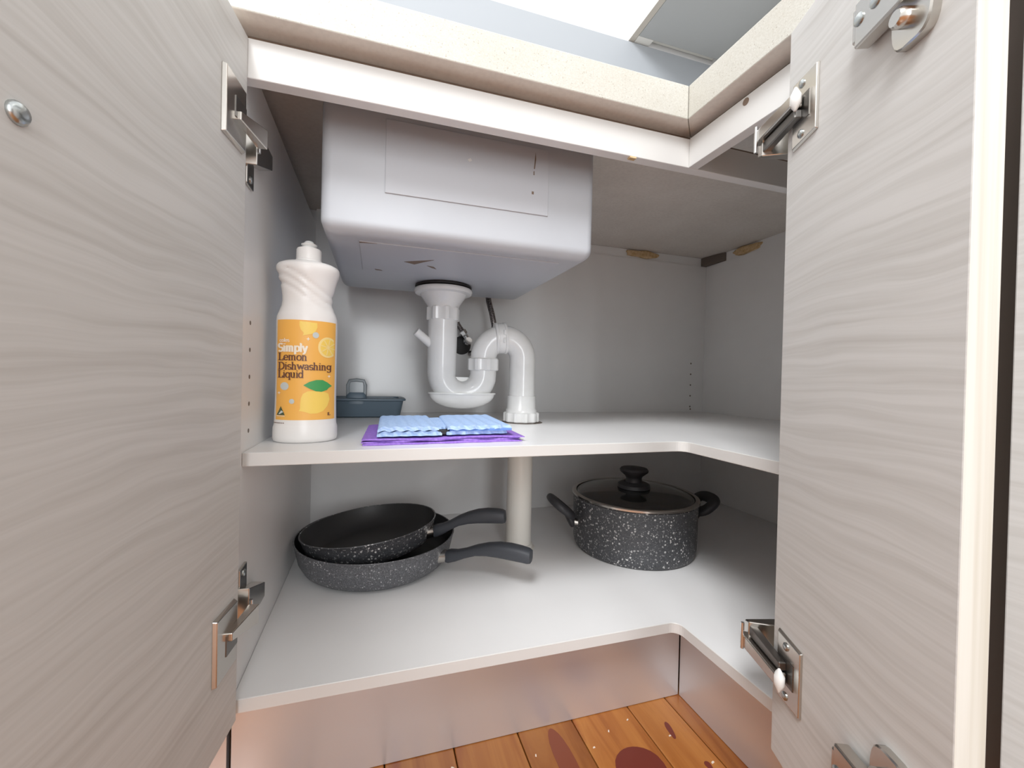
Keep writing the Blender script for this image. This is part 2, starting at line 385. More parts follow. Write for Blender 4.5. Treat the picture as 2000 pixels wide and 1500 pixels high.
# packer strips above the rails and battens above the back panels
obj('packing_strip', MB().box(XL+.003, XR-.003, .0135, T, ZT+.0003, BT0-.0003), M_STAIN, cab)
obj('packing_strip', MB().box(.0135, T, YE, .003, ZT+.0003, BT0-.0003), M_STAIN, cab)
obj('batten', MB().box(XL, XR+.003, YB+.003, YW, .8710, SLAB-.0005), M_BACK, wall_b)
obj('batten', MB().box(XR+.003, XW, YE, YB+.003, .8710, SLAB-.0005), M_BACK, wall_r)
obj('corner_block', MB().prism([(XR+.003, YB+.003), (XR-.018, YB+.003), (XR-.018, YB-.012), (XR-.002, YB-.075), (XR+.003, YB-.075)], .8715, SLAB-.001), M_BROWN, wall_r, bevel=.001)
# timber splinter under the rail
obj('splinter', MB().box(-.098, -.088, -.0006, .006, ZT-RH-.0022, ZT-RH-.0001), M_FOAM, cab)
def blob(name, c, rx, ry, rz, m, parent, seed):
    rnd = random.Random(seed); bm = bmesh.new(); bmesh.ops.create_icosphere(bm, subdivisions=3, radius=1)
    mb = MB(); ph = [rnd.uniform(0, 6) for _ in range(6)]
    mb.v = []
    for v_ in bm.verts:
        p = v_.co; k = 1+.16*math.sin(3.1*p.x*2+ph[0])+.12*math.sin(5*p.z+ph[1])+.10*math.sin(6*p.y+ph[2])
        mb.v.append(Vector((c[0]+p.x*rx*k, c[1]+p.y*ry*k, c[2]+p.z*rz*k)))
    mb.f = [[v_.index for v_ in f.verts] for f in bm.faces]; bm.free()
    return obj(name, mb, m, parent, smooth=True)
blob('foam_filler', (.328, YB+.001, .8855), .056, .007, .0105, M_FOAM, wall_b, 1)
blob('foam_filler', (XR+.001, .415, .8845), .007, .044, .0105, M_FOAM, wall_r, 2)
# shelf-pin holes
hole = MB().lathe([(.0026, 0), (.0026, .0012)], (0, 0, 0), 12, ax=(1, 0, 0))
def pinhole(c, ax):
    m = MB().lathe([(.0026, -.0008), (.0026, .0003)], c, 12, ax=ax); obj('pin_hole', m, M_BROWN, cab)
for k in range(5): pinhole((XL-.0002, .0535, .4377+.0318*k), (1, 0, 0))
for k in range(5): pinhole((.5095, YB+.0002, .4323+.0335*k), (0, -1, 0))
pinhole((.5112, YB+.0002, .4243), (0, -1, 0))
for k in range(4): pinhole((XL-.0002, .0535, .20+.032*k), (1, 0, 0)) if k > 4 else None
# screw hole with torn laminate in the right rail
obj('screw_hole', MB().lathe([(.0045, -.001), (.0045, .0004)], (.0, -.0955, .8525), 10, ax=(-1, 0, .0)), M_STAIN, cab)
# kickboards
kb = obj('kickboard', MB().box(XL-.012, KX-.0008, KX, KX+.012, .0005, ZB-.0008), M_STEEL, cab, bevel=.0006, seg=1); kb['label'] = 'brushed stainless kickboard under the sink side'
kb = obj('kickboard', MB().box(KX, KX+.012, -.62, KX-.0008, .0005, ZB-.0008), M_STEEL, cab, bevel=.0006, seg=1); kb['label'] = 'brushed stainless kickboard on the right side'
# water-pipe cutout cover
obj('pipe_grommet', MB().lathe([(.024, -.001), (.024, .002), (.020, .003), (0.001, .003)], (-.217, YB-.0002, .590), 28, ax=(0, -1, 0)), M_RUBBER, cab, smooth=True)

# ---- doors: local X along the door away from its hinge edge, Z up
def door_frame(H, deg, side):
    th = math.radians(deg); d = Vector((-math.sin(th), -math.cos(th), 0)); z = Vector((0, 0, 1)); y = z.cross(d)
    return Matrix(((d.x, y.x, 0, H[0]), (d.y, y.y, 0, H[1]), (0, 0, 1, 0), (0, 0, 0, 1)))
DZ0, DZ1 = ZB+.0005, ZT-.0005
FL = door_frame((-.5633, -.0012), 6.9, 1)     # +Y of this frame looks into the opening
FR = door_frame((-.0357, -.1803), 22.6, -1)   # -Y of this frame looks into the opening
def door_mats(f): return 0 if abs(f.normal.y) > .5 else 1
def make_door(F, wd, sg, label):
    m = MB().box(0, wd, 0, -sg*.0165, DZ0, DZ1)
    o = obj('door', m, M_LAM, cab, frame=F, own=F @ Matrix.Translation((0, 0, DZ0)), bevel=.0009, seg=2, mats=[M_LAM, M_LAMEDGE], fmat=door_mats)
    o['label'] = label; return o
dl = make_door(FL, .545, 1, 'large grained laminate door on the left')
dr = make_door(FR, .1825, -1, 'narrow grained laminate door folded open on the right')

def screw(c, ax, r, parent, F, h=.0018, m=None):
    ob = obj('screw', MB().lathe([(r, 0), (r, h*.4), (r*.75, h*.85), (r*.3, h), (.0003, h)], c, 18, ax=ax), m or M_SCREW, parent, frame=F, smooth=True)
    return ob
# handle screw on the big door
c0 = (.2435, 0, .6262)
screw(c0, (0, 1, 0), .0055, dl, FL, .0036)

def left_hinge(zc, s):
    """hinge of the big door; s=+1 for the top one, -1 for the bottom one (mirrored)"""
    z = lambda a: zc+s*a
    # plate screwed on the door
    pl = MB().hexa([(.010, 0, z(-.032)), (.054, 0, z(-.032)), (.054, 0, z(.032)), (.010, 0, z(.034))],
                   [(.012, .0045, z(-.030)), (.053, .0045, z(-.031)), (.053, .0045, z(.031)), (.012, .0045, z(.030))])
    obj('hinge_plate', pl, M_NICKEL, dl, frame=FL, bevel=.0007)
    obj('hinge_pocket', MB().box(.013, .036, .0044, .0052, z(-.007), z(.013)), M_NICKELD, dl, frame=FL)
    # link to the cabinet
    lk = MB().hexa([(.034, .003, z(-.009)), (.034, .009, z(-.009)), (-.012, .0165, z(-.013)), (-.012, .006, z(-.013))],
                   [(.034, .003, z(-.001)), (.034, .009, z(-.001)), (-.012, .0165, z(.008)), (-.012, .006, z(.008))])
    obj('hinge_arm', lk, M_NICKEL, dl, frame=FL, bevel=.0008)
    # body on the side panel (world coordinates)
    bd = MB().hexa([(XL, .016, z(-.028)), (XL+.0125, .020, z(-.026)), (XL+.0145, .080, z(-.004)), (XL, .080, z(-.006))],
                   [(XL, .016, z(.018)), (XL+.0125, .020, z(.016)), (XL+.0145, .080, z(.014)), (XL, .080, z(.016))])
    obj('hinge_body', bd, M_NICKEL, dl, bevel=.001)
    obj('hinge_base', MB().box(XL, XL+.003, .020, .046, z(-.046), z(.016)), M_NICKEL, dl, bevel=.0008)
    screw((XL+.003, .034, z(-.038)), (1, 0, 0), .004, dl, None)
    obj('hinge_pin', MB().lathe([(.0022, 0), (.0022, .024)], (XL+.0135, .0215, z(-.012) if s > 0 else z(.012)), 12, ax=(0, 0, 1)), M_CHROME, dl, smooth=True)
left_hinge(.762, 1); left_hinge(.240, -1)

def right_hinge(zc, s):
    z = lambda a: zc+s*a
    obj('hinge_plate', MB().hexa([(.010, 0, z(-.033)), (.047, 0, z(-.030)), (.047, 0, z(.030)), (.010, 0, z(.033))],
                                 [(.012, -.0028, z(-.031)), (.0465, -.0028, z(-.029)), (.0465, -.0028, z(.029)), (.012, -.0028, z(.031))]), M_NICKEL, dr, frame=FR, bevel=.0006)
    obj('hinge_cup', MB().box(.014, .038, -.0034, -.0026, z(-.012), z(.012)), M_NICKELD, dr, frame=FR)
    arm = MB().hexa([(.030, -.004, z(.000)), (.030, -.015, z(.000)), (-.036, -.016, z(.000)), (-.036, -.004, z(.000))],
                    [(.030, -.004, z(.011)), (.030, -.015, z(.011)), (-.036, -.016, z(.014)), (-.036, -.004, z(.014))])
    obj('hinge_arm', arm, M_NICKEL, dr, frame=FR, bevel=.0012)
    obj('hinge_link', MB().hexa([(.028, -.003, z(-.009)), (.028, -.010, z(-.009)), (-.030, -.011, z(-.012)), (-.030, -.003, z(-.012))],
                                [(.028, -.003, z(-.001)), (.028, -.010, z(-.001)), (-.030, -.011, z(-.001)), (-.030, -.003, z(-.001))]), M_NICKELD, dr, frame=FR, bevel=.001)
    obj('hinge_knuckle', MB().hexa([(-.026, -.012, z(-.016)), (-.038, -.010, z(-.012)), (-.044, .030, z(-.012)), (-.012, .030, z(-.020))],
                                   [(-.026, -.012, z(.010)), (-.038, -.010, z(.012)), (-.044, .030, z(.012)), (-.012, .030, z(.008))]), M_NICKEL, dr, frame=FR, bevel=.0012)
    obj('hinge_pin', MB().lathe([(.0018, -.013), (.0018, .015)], (-.029, -.0165, z(.002)), 12), M_CHROME, dr, frame=FR, smooth=True)
    mb = MB().loft([sring((.030, -.0105, z(-.004)), (1, 0, 0), (0, 1, 0), .001, .001, 14), sring((.030, -.0105, z(.002)), (1, 0, 0), (0, 1, 0), .0055, .0045, 14, 2),
                    sring((.030, -.0105, z(.010)), (1, 0, 0), (0, 1, 0), .0055, .0045, 14, 2), sring((.030, -.0105, z(.018)), (1, 0, 0), (0, 1, 0), .001, .001, 14)])
    obj('hinge_clip', mb, M_WPLAS, dr, frame=FR, smooth=True)
    for a in (.024, -.023): screw((.026, -.0028, z(a)), (0, -1, 0), .0038, dr, FR)
right_hinge(.7665, 1); right_hinge(.2335, -1)

def fold_hinge(zc, s):
    """half of the bi-fold hinge near the free edge of the narrow door"""
    z = lambda a: zc+s*a
    obj('fold_hinge_body', MB().hexa([(.106, -.002, z(-.017)), (.160, -.002, z(-.017)), (.160, -.013, z(-.017)), (.106, -.013, z(-.017))],
                                     [(.106, -.002, z(.017)), (.168, -.002, z(.017)), (.168, -.013, z(.017)), (.106, -.013, z(.017))]), M_NICKEL, dr, frame=FR, bevel=.0015)
    obj('fold_hinge_foot', MB().box(.103, .120, -.0125, 0, z(-.012), z(.014)), M_NICKEL, dr, frame=FR, bevel=.0015)
    for a, b in ((.111, .002), (.126, .002)): screw((a, -.013, z(b)), (0, -1, 0), .0045, dr, FR)
    obj('fold_hinge_slot', MB().box(.135, .149, -.0134, -.0128, z(.000), z(.010)), M_NICKELD, dr, frame=FR)
    obj('fold_hinge_plate', MB().loft([sring((.146, y, z(-.014)), (1, 0, 0), (0, 0, 1), .0155, .030, 22, 4) for y in (0, -.0052)]+[sring((.146, -.0062, z(-.014)), (1, 0, 0), (0, 0, 1), .0145, .029, 22, 4)]), M_NICKEL, dr, frame=FR, smooth=True)
    obj('fold_hinge_boss', MB().lathe([(.0062, .0), (.0062, .006), (.0048, .0080), (.001, .0080)], (.144, -.006, z(-.026)), 20, ax=(0, -1, 0)), M_NICKEL, dr, frame=FR, smooth=True)
fold_hinge(.776, 1); fold_hinge(.218, -1)

# ------------------------------------------------------------------ neighbouring cupboards
nc = tag(empty('base_cupboard', (.25, -.6, 0)), 'closed grained laminate base cupboard at the right edge', 'cupboard')
obj('carcass', MB().box(.0, XW-.02, -1.35, -.345, ZB, ZT), M_BROWN, nc, bevel=.0006, seg=1)
Fn = Matrix(((0, -1, 0, -.0185), (-1, 0, 0, -.3315), (0, 0, 1, 0), (0, 0, 0, 1)))
Fn = door_frame((-.0020, -.3310), 0, -1)
obj('door', MB().box(0, .45, 0, -.0165, DZ0, DZ1), M_LAM, nc, frame=Fn, own=Fn @ Matrix.Translation((0, 0, DZ0)), bevel=.0009, mats=[M_LAM, M_LAMEDGE], fmat=door_mats)
obj('kickboard', MB().box(KX, KX+.012, -1.35, -.622, .0005, ZB-.0008), M_STEEL, nc)
obj('gap_shade_panel', MB().box(.040, .052, -.344, YE-T-.0005, ZB, ZT), M_BROWN, nc)  # added dark panel, its brown paints the shade inside the gap
nl = tag(empty('base_cupboard', (-.9, .28, 0)), 'base cupboard behind the large open left door', 'cupboard')
obj('carcass', MB().box(-1.2, XL-T-.0005, .0, YB, ZB, ZT), M_WHITE, nl, bevel=.0006, seg=1)
obj('kickboard', MB().box(-1.2, XL-.0165, KX, KX+.012, .0005, ZB-.0008), M_STEEL, nl)

# ------------------------------------------------------------------ benchtop: 20 mm slab with a built-up front edge and a sink cutout
bt = tag(empty('benchtop', (.2, .25, BT0)), 'cream speckled stone corner benchtop with thick front edge', 'benchtop')
SX0, SX1, SY0, SY1, SZ = -.500, -.112, .068, .430, .690
bm_ = MB()
def cells(xs, ys, keep):
    m = MB(); idx = {}
    nx, ny = len(xs)-1, len(ys)-1
    K = lambda i, j: 0 <= i < nx and 0 <= j < ny and keep((xs[i]+xs[i+1])/2, (ys[j]+ys[j+1])/2)
    def vid(i, j, k):
        if (i, j, k) not in idx: idx[(i, j, k)] = len(m.v); m.v.append(Vector((xs[i], ys[j], (SLAB, BT1)[k])))
        return idx[(i, j, k)]
    for i in range(nx):
        for j in range(ny):
            if not K(i, j): continue
            m.f.append([vid(i, j, 1), vid(i+1, j, 1), vid(i+1, j+1, 1), vid(i, j+1, 1)])
            m.f.append([vid(i, j+1, 0), vid(i+1, j+1, 0), vid(i+1, j, 0), vid(i, j, 0)])
            if not K(i-1, j): m.f.append([vid(i, j, 0), vid(i, j, 1), vid(i, j+1, 1), vid(i, j+1, 0)])
            if not K(i+1, j): m.f.append([vid(i+1, j+1, 0), vid(i+1, j+1, 1), vid(i+1, j, 1), vid(i+1, j, 0)])
            if not K(i, j-1): m.f.append([vid(i+1, j, 0), vid(i+1, j, 1), vid(i, j, 1), vid(i, j, 0)])
            if not K(i, j+1): m.f.append([vid(i, j+1, 0), vid(i, j+1, 1), vid(i+1, j+1, 1), vid(i+1, j+1, 0)])
    return m
EI = T-.0003                                   # back of the built-up edge
xs = [-1.3, SX0+.012, SX1-.012, EI, XW-.001]; ys = [-1.35, EI, SY0+.012, SY1-.012, YW-.001]
sl = cells(xs, ys, lambda x, y: (y > EI or x > EI) and not (SX0+.012 < x < SX1-.012 and SY0+.012 < y < SY1-.012))
under = lambda f: 1 if f.normal.z < -.5 else 0
obj('slab', sl, M_STONE, bt, mats=[M_STONE, M_STONERAW], fmat=under)
obj('front_edge', MB().prism([(-1.3, -OB), (-OB-.0002, -OB), (EI-.0003, EI-.0001), (-1.3, EI-.0001)], BT0, BT1), M_STONE, bt, bevel=.0012, mats=[M_STONE, M_STONERAW], fmat=under)
obj('front_edge', MB().prism([(-OB, -OB-.0002), (-OB, -1.35), (EI-.0001, -1.35), (EI-.0001, EI-.0003)], BT0, BT1), M_STONE, bt, bevel=.0012, mats=[M_STONE, M_STONERAW], fmat=under)

# ------------------------------------------------------------------ sink
sk = tag(empty('sink', ((SX0+SX1)/2, (SY0+SY1)/2, SZ)), 'undermount kitchen sink bowl with grey sprayed underside', 'sink')
def rrect(x0, x1, y0, y1, r, z, n=7):
    p = []
    for cx, cy, a in ((x1-r, y1-r, 0), (x0+r, y1-r, 90), (x0+r, y0+r, 180), (x1-r, y0+r, 270)):
        p += [Vector((x, y, z)) for x, y in arc(cx, cy, r, a, a+90, n)]
    return p
def bowl(ins, r, zb, zt_):
    out = []
    R = .017
    for k in range(8):
        a = math.pi/2*k/7; dx = R*(1-math.sin(a)); z = zb+R*(1-math.cos(a))
        out.append(rrect(SX0+ins+dx, SX1-ins-dx, SY0+ins+dx, SY1-ins-dx, max(r-dx*.5, .004), z))
    out.append(rrect(SX0+ins, SX1-ins, SY0+ins, SY1-ins, r, zt_)); return out
outer = bowl(0, .013, SZ, SLAB-.0005); inner = bowl(.0025, .0110, SZ+.0025, SLAB-.0005)
obj('bowl', MB().loft(outer+inner[::-1]), M_SINK, sk, smooth=True)
# sound deadening pads on the front and underneath
pf = obj('sound_pad', MB().box(-.4215, -.1904, SY0-.0016, SY0+.001, .7465, .8430), M_SINKPAD, sk, bevel=.0004, seg=1)
pb = obj('sound_pad', MB().box(-.4535, -.1560, .098, .252, SZ-.0016, SZ+.001), M_SINKPAD, sk, bevel=.0004, seg=1)
def chip(pts, ax, at, m=M_STAIN, d=.0004):
    if ax == 'y': mm = MB().add([(x, at, z) for x, z in pts]+[(x, at+d, z) for x, z in pts], [])
    else: mm = MB().add([(x, y, at) for x, y in pts]+[(x, y, at+d) for x, y in pts], [])
    n = len(pts); mm.f = [list(range(n)), list(range(n, 2*n))[::-1]]+[[i, (i+1) % n, n+(i+1) % n, n+i] for i in range(n)]
    obj('chip', mm, m, sk)
chip([(-.389, .176), (-.374, .167), (-.345, .150), (-.358, .166), (-.372, .186)], 'z', SZ-.0020)
chip([(-.352, .186), (-.340, .190), (-.334, .203), (-.343, .197)], 'z', SZ-.0020)
chip([(-.434, .240), (-.424, .243), (-.421, .2475), (-.432, .246)], 'z', SZ-.0020)
chip([(-.4535, .098), (-.43, .0985), (-.4535, .1025)], 'z', SZ-.0020)
chip([(-.3122, .8085), (-.3080, .8110), (-.3060, .8075), (-.3100, .8055)], 'y', SY0-.0020, M_EDGE)
chip([(-.2165, .775), (-.2135, .775), (-.2135, .779), (-.2165, .779)], 'y', SY0-.0020)
chip([(-.2140, .812), (-.2125, .812), (-.2110, .826), (-.2118, .836), (-.2130, .824)], 'y', SY0-.0020)
chip([(-.2145, .803), (-.2130, .803), (-.2132, .809), (-.2145, .808)], 'y', SY0-.0020)

# ------------------------------------------------------------------ drain trap
DX, DY = -.3010, .335
OX, OY = -.1345, .318
tr = tag(empty('drain_trap', (OX, OY, ZSH)), 'white plastic drain trap and waste pipe under the sink', 'drain pipe')
obj('seal', MB().lathe([(.053, 0), (.0565, .001), (.0565, .004), (.053, .0055)], (DX, DY, SZ-.0060), 40), M_RUBBER, tr, smooth=True)
obj('flange', MB().lathe([(.030, -.0425), (.0315, -.036), (.039, -.024), (.0445, -.016), (.0465, -.0125), (.0560, -.0105), (.0585, -.007), (.0585, -.004), (.0565, -.0015), (.02, -.001)], (DX, DY, SZ-.0062), 48), M_PVC, tr, smooth=True)
obj('coupling_nut', MB().ribbed((DX, DY), .0335, .6195, .6465, 16), M_PVC, tr, smooth=True, auto=25)
# inlet leg, u bend, riser, over-bend, outlet
def lerp3(p, q_, t_): return tuple(a+(b-a)*t_ for a, b in zip(p, q_))
RX, RY = -.2165, .328
UZ = .5135
path = [(DX, DY, .625), (DX, DY, .57), (DX, DY, UZ)]
for k in range(1, 16):
    a = math.pi*k/16; t_ = (1-math.cos(a))/2
    path.append((DX+(RX-DX)*t_, DY+(RY-DY)*t_, UZ-.0425*math.sin(a)))
path += [(RX, RY, UZ), (RX, RY, .55)]
obj('u_bend', MB().tube(path, .0285, 28, rr=[.0295, .0293, .0285]+[.0275]*15+[.0268, .0268]), M_PVC, tr, smooth=True)
ux = Vector((RX-DX, RY-DY, 0)); ul = ux.length; ux.normalize(); uy = Vector((-ux.y, ux.x, 0)); uc_ = Vector(((DX+RX)/2, (DY+RY)/2, 0))
bp = []
for k in range(9):
    a = math.pi/2*k/8; s_ = math.sin(a) if k else .02
    bp.append(sring(uc_+Vector((0, 0, .4725-.0300*math.cos(a))), ux, uy, .0665*s_, .031*s_, 36, 2.3))
ub = bp+[sring(uc_+Vector((0, 0, .4728)), ux, uy, .0690, .0335, 36, 2.3), sring(uc_+Vector((0, 0, .4755)), ux, uy, .0690, .0335, 36, 2.3), sring(uc_+Vector((0, 0, .4760)), ux, uy, .055, .025, 36, 2.3)]
obj('trap_bowl', MB().loft(ub), M_PVC, tr, smooth=True)
web = MB().loft([[uc_+ux*(x*.9)+uy*(.006+o_)+Vector((0, 0, .507+z)) for x, z in [(-.021, 0)]+[(.021*math.cos(math.pi+math.pi*i/12), .021*math.sin(math.pi+math.pi*i/12)) for i in range(13)]+[(.021, 0)]] for o_ in (0, .004)])
obj('web', web, M_PVC, tr)
obj('hose_spigot', MB().tube([(DX-.022, DY-.004, .570), (DX-.046, DY-.010, .5885), (DX-.054, DY-.012, .5945)], .0085, 18), M_PVC, tr, smooth=True)
obj('riser_nut', MB().ribbed((RX, RY), .0325, .5215, .5465, 16), M_PVC, tr, smooth=True, auto=25)
ob_ = [(RX, RY, .54), (RX, RY, .5475)]; RA = (OX-RX)/2
for k in range(1, 20):
    a = math.pi*k/20; t_ = (1-math.cos(a))/2
    ob_.append((RX+(OX-RX)*t_, RY+(OY-RY)*t_, .5475+.0420*math.sin(a)))
ob_ += [(OX, OY, .5475), (OX, OY, .50), (OX, OY, .468), (OX, OY, .45), (OX, OY, .435)]
obj('over_bend', MB().tube(ob_, .0268, 28, rr=[.0265]*2+[.0268]*19+[.0268]*2+[.0275, .0282, .0285]), M_PVC, tr, smooth=True)
ci = 2+8; cp_ = Vector(ob_[ci]); ct = (Vector(ob_[ci+2])-Vector(ob_[ci-1])).normalized()
cr_ = obj('clip_ring', MB().lathe([(.0270, -.0125), (.0318, -.0120), (.0330, -.010), (.0330, -.007), (.0316, -.0060), (.0316, .0060), (.0330, .007), (.0330, .010), (.0318, .0120), (.0270, .0125)], cp_, 36, ax=ct), M_PVC, tr, smooth=True)
for a in (-.006, .010):
    cc = cp_+Vector((0, -.0318, a)); obj('clip_tab', MB().box(cc.x-.0025, cc.x+.0025, cc.y-.0022, cc.y+.004, cc.z-.005, cc.z+.005), M_PVC, tr, bevel=.001)
obj('sleeve', MB().lathe([(.0285, 0), (.0325, .001), (.0325, .006), (.0300, .009), (.0295, .034), (.0285, .0355), (.02, .0355)], (OX, OY, .4355), 40), M_PVC, tr, smooth=True)
obj('floor_nut', MB().ribbed((OX, OY), .0375, ZSH+.0006, .4372, 22), M_PVC, tr, smooth=True, auto=25)
obj('shelf_cutout', MB().lathe([(.043, 0), (.043, .0004)], (OX+.002, OY, ZSH), 36), M_BROWN, tr)
obj('waste_pipe', MB().lathe([(.0265, .0), (.0265, ZS-ZBT-.0005)], (OX, OY, ZBT+.0002), 36), M_PVCOLD, tr, smooth=True)
obj('pipe_collar', MB().lathe([(.034, 0), (.034, .003), (.0295, .005), (.0295, .010), (.027, .012)], (OX, OY, ZBT+.0002), 36), M_PVCOLD, tr, smooth=True)

# water valve with flexible hose
vl = tag(empty('water_valve', (-.21, .535, .57)), 'small chrome stop valve with braided hose behind the drain trap', 'valve')
obj('valve_body', MB().lathe([(.0105, 0), (.0105, .02), (.0085, .022), (.0085, .034)], (-.206, YB-.0035, .6), 20, ax=(0, -1, .0)), M_CHROME, vl, smooth=True)
obj('valve_outlet', MB().lathe([(.007, -.004), (.007, .012)], (-.208, .530, .605), 16, ax=(-.62, -.25, .75)), M_CHROME, vl, smooth=True)
obj('hex_nut', MB().lathe([(.0085, 0), (.0095, .0015), (.0095, .011), (.0085, .0125)], (-.2165, .5265, .6155), 6, ax=(-.62, -.25, .75)), M_CHROME, vl)
obj('braided_hose', MB().tube([(-.224, .524, .6245), (-.234, .521, .637), (-.243, .517, .653), (-.250, .51, .672), (-.252, .50, .70), (-.250, .49, .74)], .0062, 14), M_BRAID, vl, smooth=True)
hs = tag(obj('tap_hose', MB().tube([(-.168, .475, .80), (-.174, .47, .72), (-.172, .462, .690), (-.165, .456, .660), (-.160, .452, .632), (-.158, .455, .60), (-.163, .475, .575), (-.178, .51, .566), (-.196, .55, .57)], .0068, 14), M_BRAID, smooth=True), 'dark braided steel tap hose hanging behind the white pipe bend', 'hose')

# ------------------------------------------------------------------ dishwashing liquid bottle
BX, BY = -.5190, .121
rotb = math.atan2(-.427-BX, -(-.4964-BY))     # face the camera
btl = tag(empty('dish_soap_bottle', (BX, BY, ZSH), Matrix.Rotation(rotb-.03, 4, 'Z')), 'white squeeze bottle of lemon dishwashing liquid with yellow label', 'bottle')
FB = WM[btl.name]
prof = [(.0002, .0370), (.002, .0396), (.006, .0405), (.0195, .0402), (.0225, .0392), (.0250, .0388), (.060, .0380), (.110, .0378), (.150, .0382), (.160, .0382), (.167, .0376), (.174, .0352), (.181, .0326), (.188, .0314), (.195, .0316), (.203, .0326), (.211, .0342), (.219, .0364), (.2255, .0386), (.2305, .0396), (.2345, .0394), (.2375, .0372), (.2400, .0320), (.2420, .0245), (.2435, .0185)]
RATIO = .80
def brad(z):
    for (z0, r0), (z1, r1) in zip(prof, prof[1:]):
        if z <= z1:
            k = (z-z0)/(z1-z0); return r0+(r1-r0)*k
    return prof[-1][1]
zz = []
for (z0, _), (z1, _) in zip(prof, prof[1:]):
    n = max(1, int((z1-z0)/.0025)) if z0 > .165 and z0 < .23 else max(1, int((z1-z0)/.02))
    zz += [z0+(z1-z0)*k/n for k in range(n)]
zz.append(prof[-1][0])
rings = []
for z in zz:
    rg = []
    for i in range(72):
        a = 2*math.pi*i/72; x, y = math.cos(a), math.sin(a); k = 1.0
        if .176 < z < .229:
            # diagonal grip grooves on the waist
            base = .206-.013*math.sin(1.35*x+.35) - .007*x
            for j in (-1, 0, 1):
                dz = z-(base+j*.0115); k -= .06*math.exp(-(dz/.0026)**2)*(1 if y < .3 else 0)
        r = brad(z)*k; rg.append(Vector((r*x, r*RATIO*y, z)))
    rings.append(rg)
obj('bottle_body', MB().loft(rings), M_BOTTLE, btl, frame=FB, smooth=True, auto=50)
cp0 = obj('cap', MB().lathe([(.0170, 0), (.0172, .002), (.0160, .0032), (.0158, .0165), (.0148, .0185), (.0115, .0195)], (0, 0, .2425), 40), M_BOTTLE, btl, frame=FB, smooth=True)
obj('nozzle', MB().lathe([(.0110, 0), (.0092, .0012), (.0078, .0030), (.0100, .0050), (.0102, .0062), (.0070, .0075), (.0058, .0098), (.0040, .0110), (.001, .0112)], (0, 0, .2612), 32), M_WPLAS, cp0, frame=FB, smooth=True)

def wrap(u, z, off):     # u: arc position in metres across the label, z height, off: standoff
    r = brad(z); A, B = r, r*RATIO
    a = u/((A+B)/2*1.0)
    x, y = A*math.sin(a), -B*math.cos(a); n = Vector((math.sin(a)/A, -math.cos(a)/B, 0)).normalized()
    return Vector((x, y, z))+n*off
def patch(name, us, zs, off, m, parent):
    mb = MB(); nu, nz = len(us), len(zs)
    for o_ in (off, off-.0004):
        for z in zs:
            for u in us: mb.v.append(wrap(u, z, o_))
    N = nu*nz
    for j in range(nz-1):
        for i in range(nu-1):
            a = j*nu+i; mb.f.append([a, a+1, a+nu+1, a+nu]); mb.f.append([N+a+nu, N+a+nu+1, N+a+1, N+a])
    bd = [j for j in range(nu)]+[(j+1)*nu-1 for j in range(1, nz)]+[nz*nu-1-j for j in range(1, nu)]+[j*nu for j in range(nz-2, 0, -1)]
    for a, b in zip(bd, bd[1:]+bd[:1]): mb.f.append([b, a, N+a, N+b])
    return obj(name, mb, m, parent, frame=FB, smooth=True, auto=50)
LU0, LU1, LZ0, LZ1 = -.0400, .0400, .0305, .1610
lab = patch('label', [LU0+(LU1-LU0)*i/28 for i in range(29)], [LZ0+(LZ1-LZ0)*i/18 for i in range(19)], .0004, I_YEL, btl)
lab['label'] = 'amber label with lemons and dark brown lettering'
# coordinates on the label: px of the photograph's crop (x 75..450, y 620..1300) -> u, z
PSC = 375.0
def L(x, y): 
    k = (x-262)/187.5; k = max(-1, min(1, k))
    return (math.asin(k*.905)/math.asin(.905)*.0385, .1605-(y-618)*(.1605-.0306)/682)
def shape(name, pts, m, off=.0007, sub=True):
    """closed outline in crop coordinates -> thin printed patch wrapped on the bottle"""
    pts = [(p[0]+(q_[0]-p[0])*k/3, p[1]+(q_[1]-p[1])*k/3) for p, q_ in zip(pts, pts[1:]+pts[:1]) for k in range(3)] if len(pts) < 18 else pts
    cx = sum(p[0] for p in pts)/len(pts); cy = sum(p[1] for p in pts)/len(pts)
    mb = MB(); n = len(pts)
    rr_ = tuple(k/9 for k in range(10))
    mb.v.append(wrap(*L(cx, cy), off))
    for k in rr_[1:]:
        for p in pts: mb.v.append(wrap(*L(cx+(p[0]-cx)*k, cy+(p[1]-cy)*k), off))
    for i in range(n): mb.f.append([0, 1+i, 1+(i+1) % n])
    for q_ in range(8):
        for i in range(n):
            a = 1+q_*n+i; b = 1+q_*n+(i+1) % n; mb.f.append([a, a+n, b+n, b])
    return obj(name, mb, m, lab, frame=FB)
def ell(cx, cy, rx, ry, n=28, rot=0):
    return [(cx+rx*math.cos(a)*math.cos(rot)-ry*math.sin(a)*math.sin(rot), cy+rx*math.cos(a)*math.sin(rot)+ry*math.sin(a)*math.cos(rot)) for a in [2*math.pi*k/n for k in range(n)]]
shape('printed_lemon', [(215, 625), (328, 630), (330, 660), (318, 690), (296, 708), (262, 716), (236, 722), (243, 704), (222, 680), (214, 650)], I_LEM)
shape('printed_lemon', [(232, 1150), (245, 1120), (275, 1103), (330, 1100), (380, 1106), (410, 1120), (418, 1160), (405, 1205), (378, 1240), (340, 1256), (295, 1258), (260, 1245), (238, 1240), (220, 1238), (228, 1222), (228, 1190)], I_LEM)
shape('printed_leaf', [(246, 1062), (285, 1038), (330, 1024), (370, 1024), (400, 1040), (432, 1066), (412, 1078), (398, 1094), (365, 1106), (325, 1102), (285, 1084)], I_LEAF, .0010)
shape('printed_lemon_slice', [(x, y) for x, y in ell(400, 795, 64, 72) if x < 447] or [], I_LEML, .0008)
